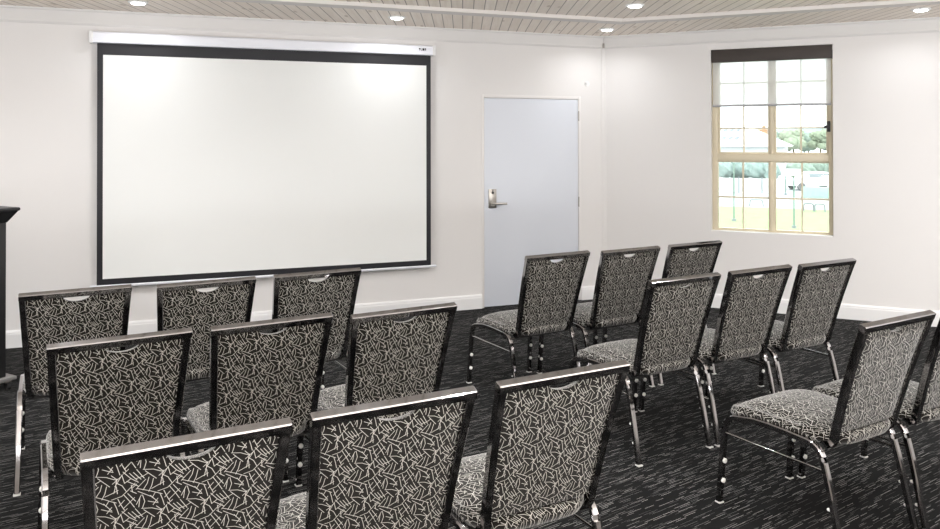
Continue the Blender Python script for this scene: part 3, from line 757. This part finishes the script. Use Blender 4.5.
def shrub(E, T, h, r, mat, label, seed):
    t = out_empty('shrub', E, T); tag(t, label, 'shrub', 'shrubs around the car park')
    rnd = random.Random(seed); bm = bmesh.new()
    for _ in range(7): blob(bm, (rnd.uniform(-.7, .7) * r, rnd.uniform(-.4, .4) * r, h * rnd.uniform(.4, .65)), h * rnd.uniform(.35, .5), 0.9, rnd.random())
    finish('foliage', bm, mat, t, 80)
    bm = bmesh.new(); rod(bm, [(0, 0, 0), (0, 0, h * 0.5)], 0.08, 6); finish('stem', bm, M['bark'], t)
shrub(76, -7.6, 2.0, 1.2, M['shrub'], 'blue-green shrub at the left side of the lower left panes', 60)
shrub(78, -5.6, 2.2, 1.2, M['shrub'], 'blue-green shrub left of the muntin behind the pale fence', 61)
shrub(75, -3.4, 2.1, 1.2, M['shrub'], 'grey-green shrub right of the muntin in the lower left panes', 62)
shrub(77, 0.0, 2.0, 1.2, M['leaf'], 'grey-green shrub behind the lamp post in the lower right panes', 63)
shrub(80, 2.4, 2.2, 1.3, M['leaf'], 'grey-green shrub behind the white car', 64)
# pale fence
fe = out_empty('fence', 56, -3.0); tag(fe, 'long pale fence beyond the footpath', 'fence')
mkbox('fence_panel', (-6, 2.6, -0.03, 0.03, 0.15, 1.15), M['fence'], fe)
for k in range(6): mkbox('post', (-6 + k * 1.7, -5.92 + k * 1.7, -0.06, 0.06, 0, 1.25), M['galv'], fe)
tag(out_prism('hedge', [(52.5, 0.7), (52.5, 3.2), (53.2, 3.2), (53.2, 0.7)], GZ, GZ + 0.75, M['green']), 'low clipped teal-green hedge below the white car', 'hedge')
# white car
car = out_empty('car', 62, 1.35, 0.5); tag(car, 'white car parked beyond the green hedge', 'car')
bm = bmesh.new(); extr = [(-2.1, 0.35), (-2.15, 0.75), (-1.95, 0.95), (-1.1, 1.0), (-0.5, 1.45), (0.9, 1.5), (1.7, 1.05), (2.05, 0.95), (2.15, 0.6), (2.1, 0.35)]
a = [bm.verts.new((x, -0.85, z)) for x, z in extr]; b2 = [bm.verts.new((x, 0.85, z)) for x, z in extr]
bm.faces.new(a); bm.faces.new(b2[::-1])
for i in range(len(a)): bm.faces.new((a[i], b2[i], b2[(i+1) % len(a)], a[(i+1) % len(a)]))
bmesh.ops.bevel(bm, geom=list(bm.edges), offset=0.06, segments=2, affect='EDGES'); finish('body', bm, M['car_white'], car, 50)
bm = bmesh.new(); prism(bm, [(-0.85, 0), (-0.42, 0), (-0.42, 0), (0.85, 0)][:0] or [(-0.7, -0.87), (1.2, -0.87), (1.2, 0.87), (-0.7, 0.87)], 1.07, 1.36); finish('side_window', bm, M['hazed_car_glass'], car)
for x in (-1.35, 1.35):
    for y in (-0.78, 0.78):
        bm = bmesh.new(); rod(bm, [(x, y - 0.1, 0.32), (x, y + 0.1, 0.32)], 0.32, 20); finish('wheel', bm, M['tyre'], car, 40)
# poles and lamp posts
def post(name, E, T, h, label, lamp=False):
    t = out_empty(name, E, T); tag(t, label, 'post')
    bm = bmesh.new(); rod(bm, [(0, 0, 0), (0, 0, h)], 0.035, 10); finish('pole', bm, M['pole'], t, 40)
    bm = bmesh.new(); rod(bm, [(0, 0, 0), (0, 0, 0.12)], 0.10, 10); finish('foot', bm, M['galv'], t, 40)
    if lamp: mkbox('lamp_head', (-0.42, 0.30, -0.12, 0.12, h - 0.30, h + 0.05), M['fence'], t, 0.03)
post('slim_post', 33.9, -2.06, 3.0, 'slim dark green post on the lawn in the lower left panes')
post('street_lamp', 31.8, 0.85, 2.75, 'slim green lamp post with boxy pale head in the lower right panes', True)
post('sign_post', 55, -0.43, 2.0, 'short grey post beyond the lawn, left of the green lamp post')
# low steel hoops at the lawn edge
def hoop(E, T, wd, hh, label):
    bm = bmesh.new(); rod(bm, rounded([(-wd/2, 0, 0), (-wd/2 * 0.9, 0, hh), (wd/2 * 0.9, 0, hh), (wd/2, 0, 0)], 0.12), 0.045, 8)
    o = finish('steel_hoop', bm, M['galv'], None, 50, W(E, T)); o.rotation_euler = (0, 0, -PI / 4)
    tag(o, label, 'barrier', 'steel hoops on the lawn edge')
hoop(43.4, -1.66, 0.80, 0.42, 'low steel hoop on the lawn edge in the lower left panes')
hoop(41.3, 1.35, 0.55, 0.45, 'low steel hoop on the lawn edge, left one of two in the lower right panes')
hoop(41.2, 1.95, 0.55, 0.45, 'low steel hoop on the lawn edge, right one of two in the lower right panes')
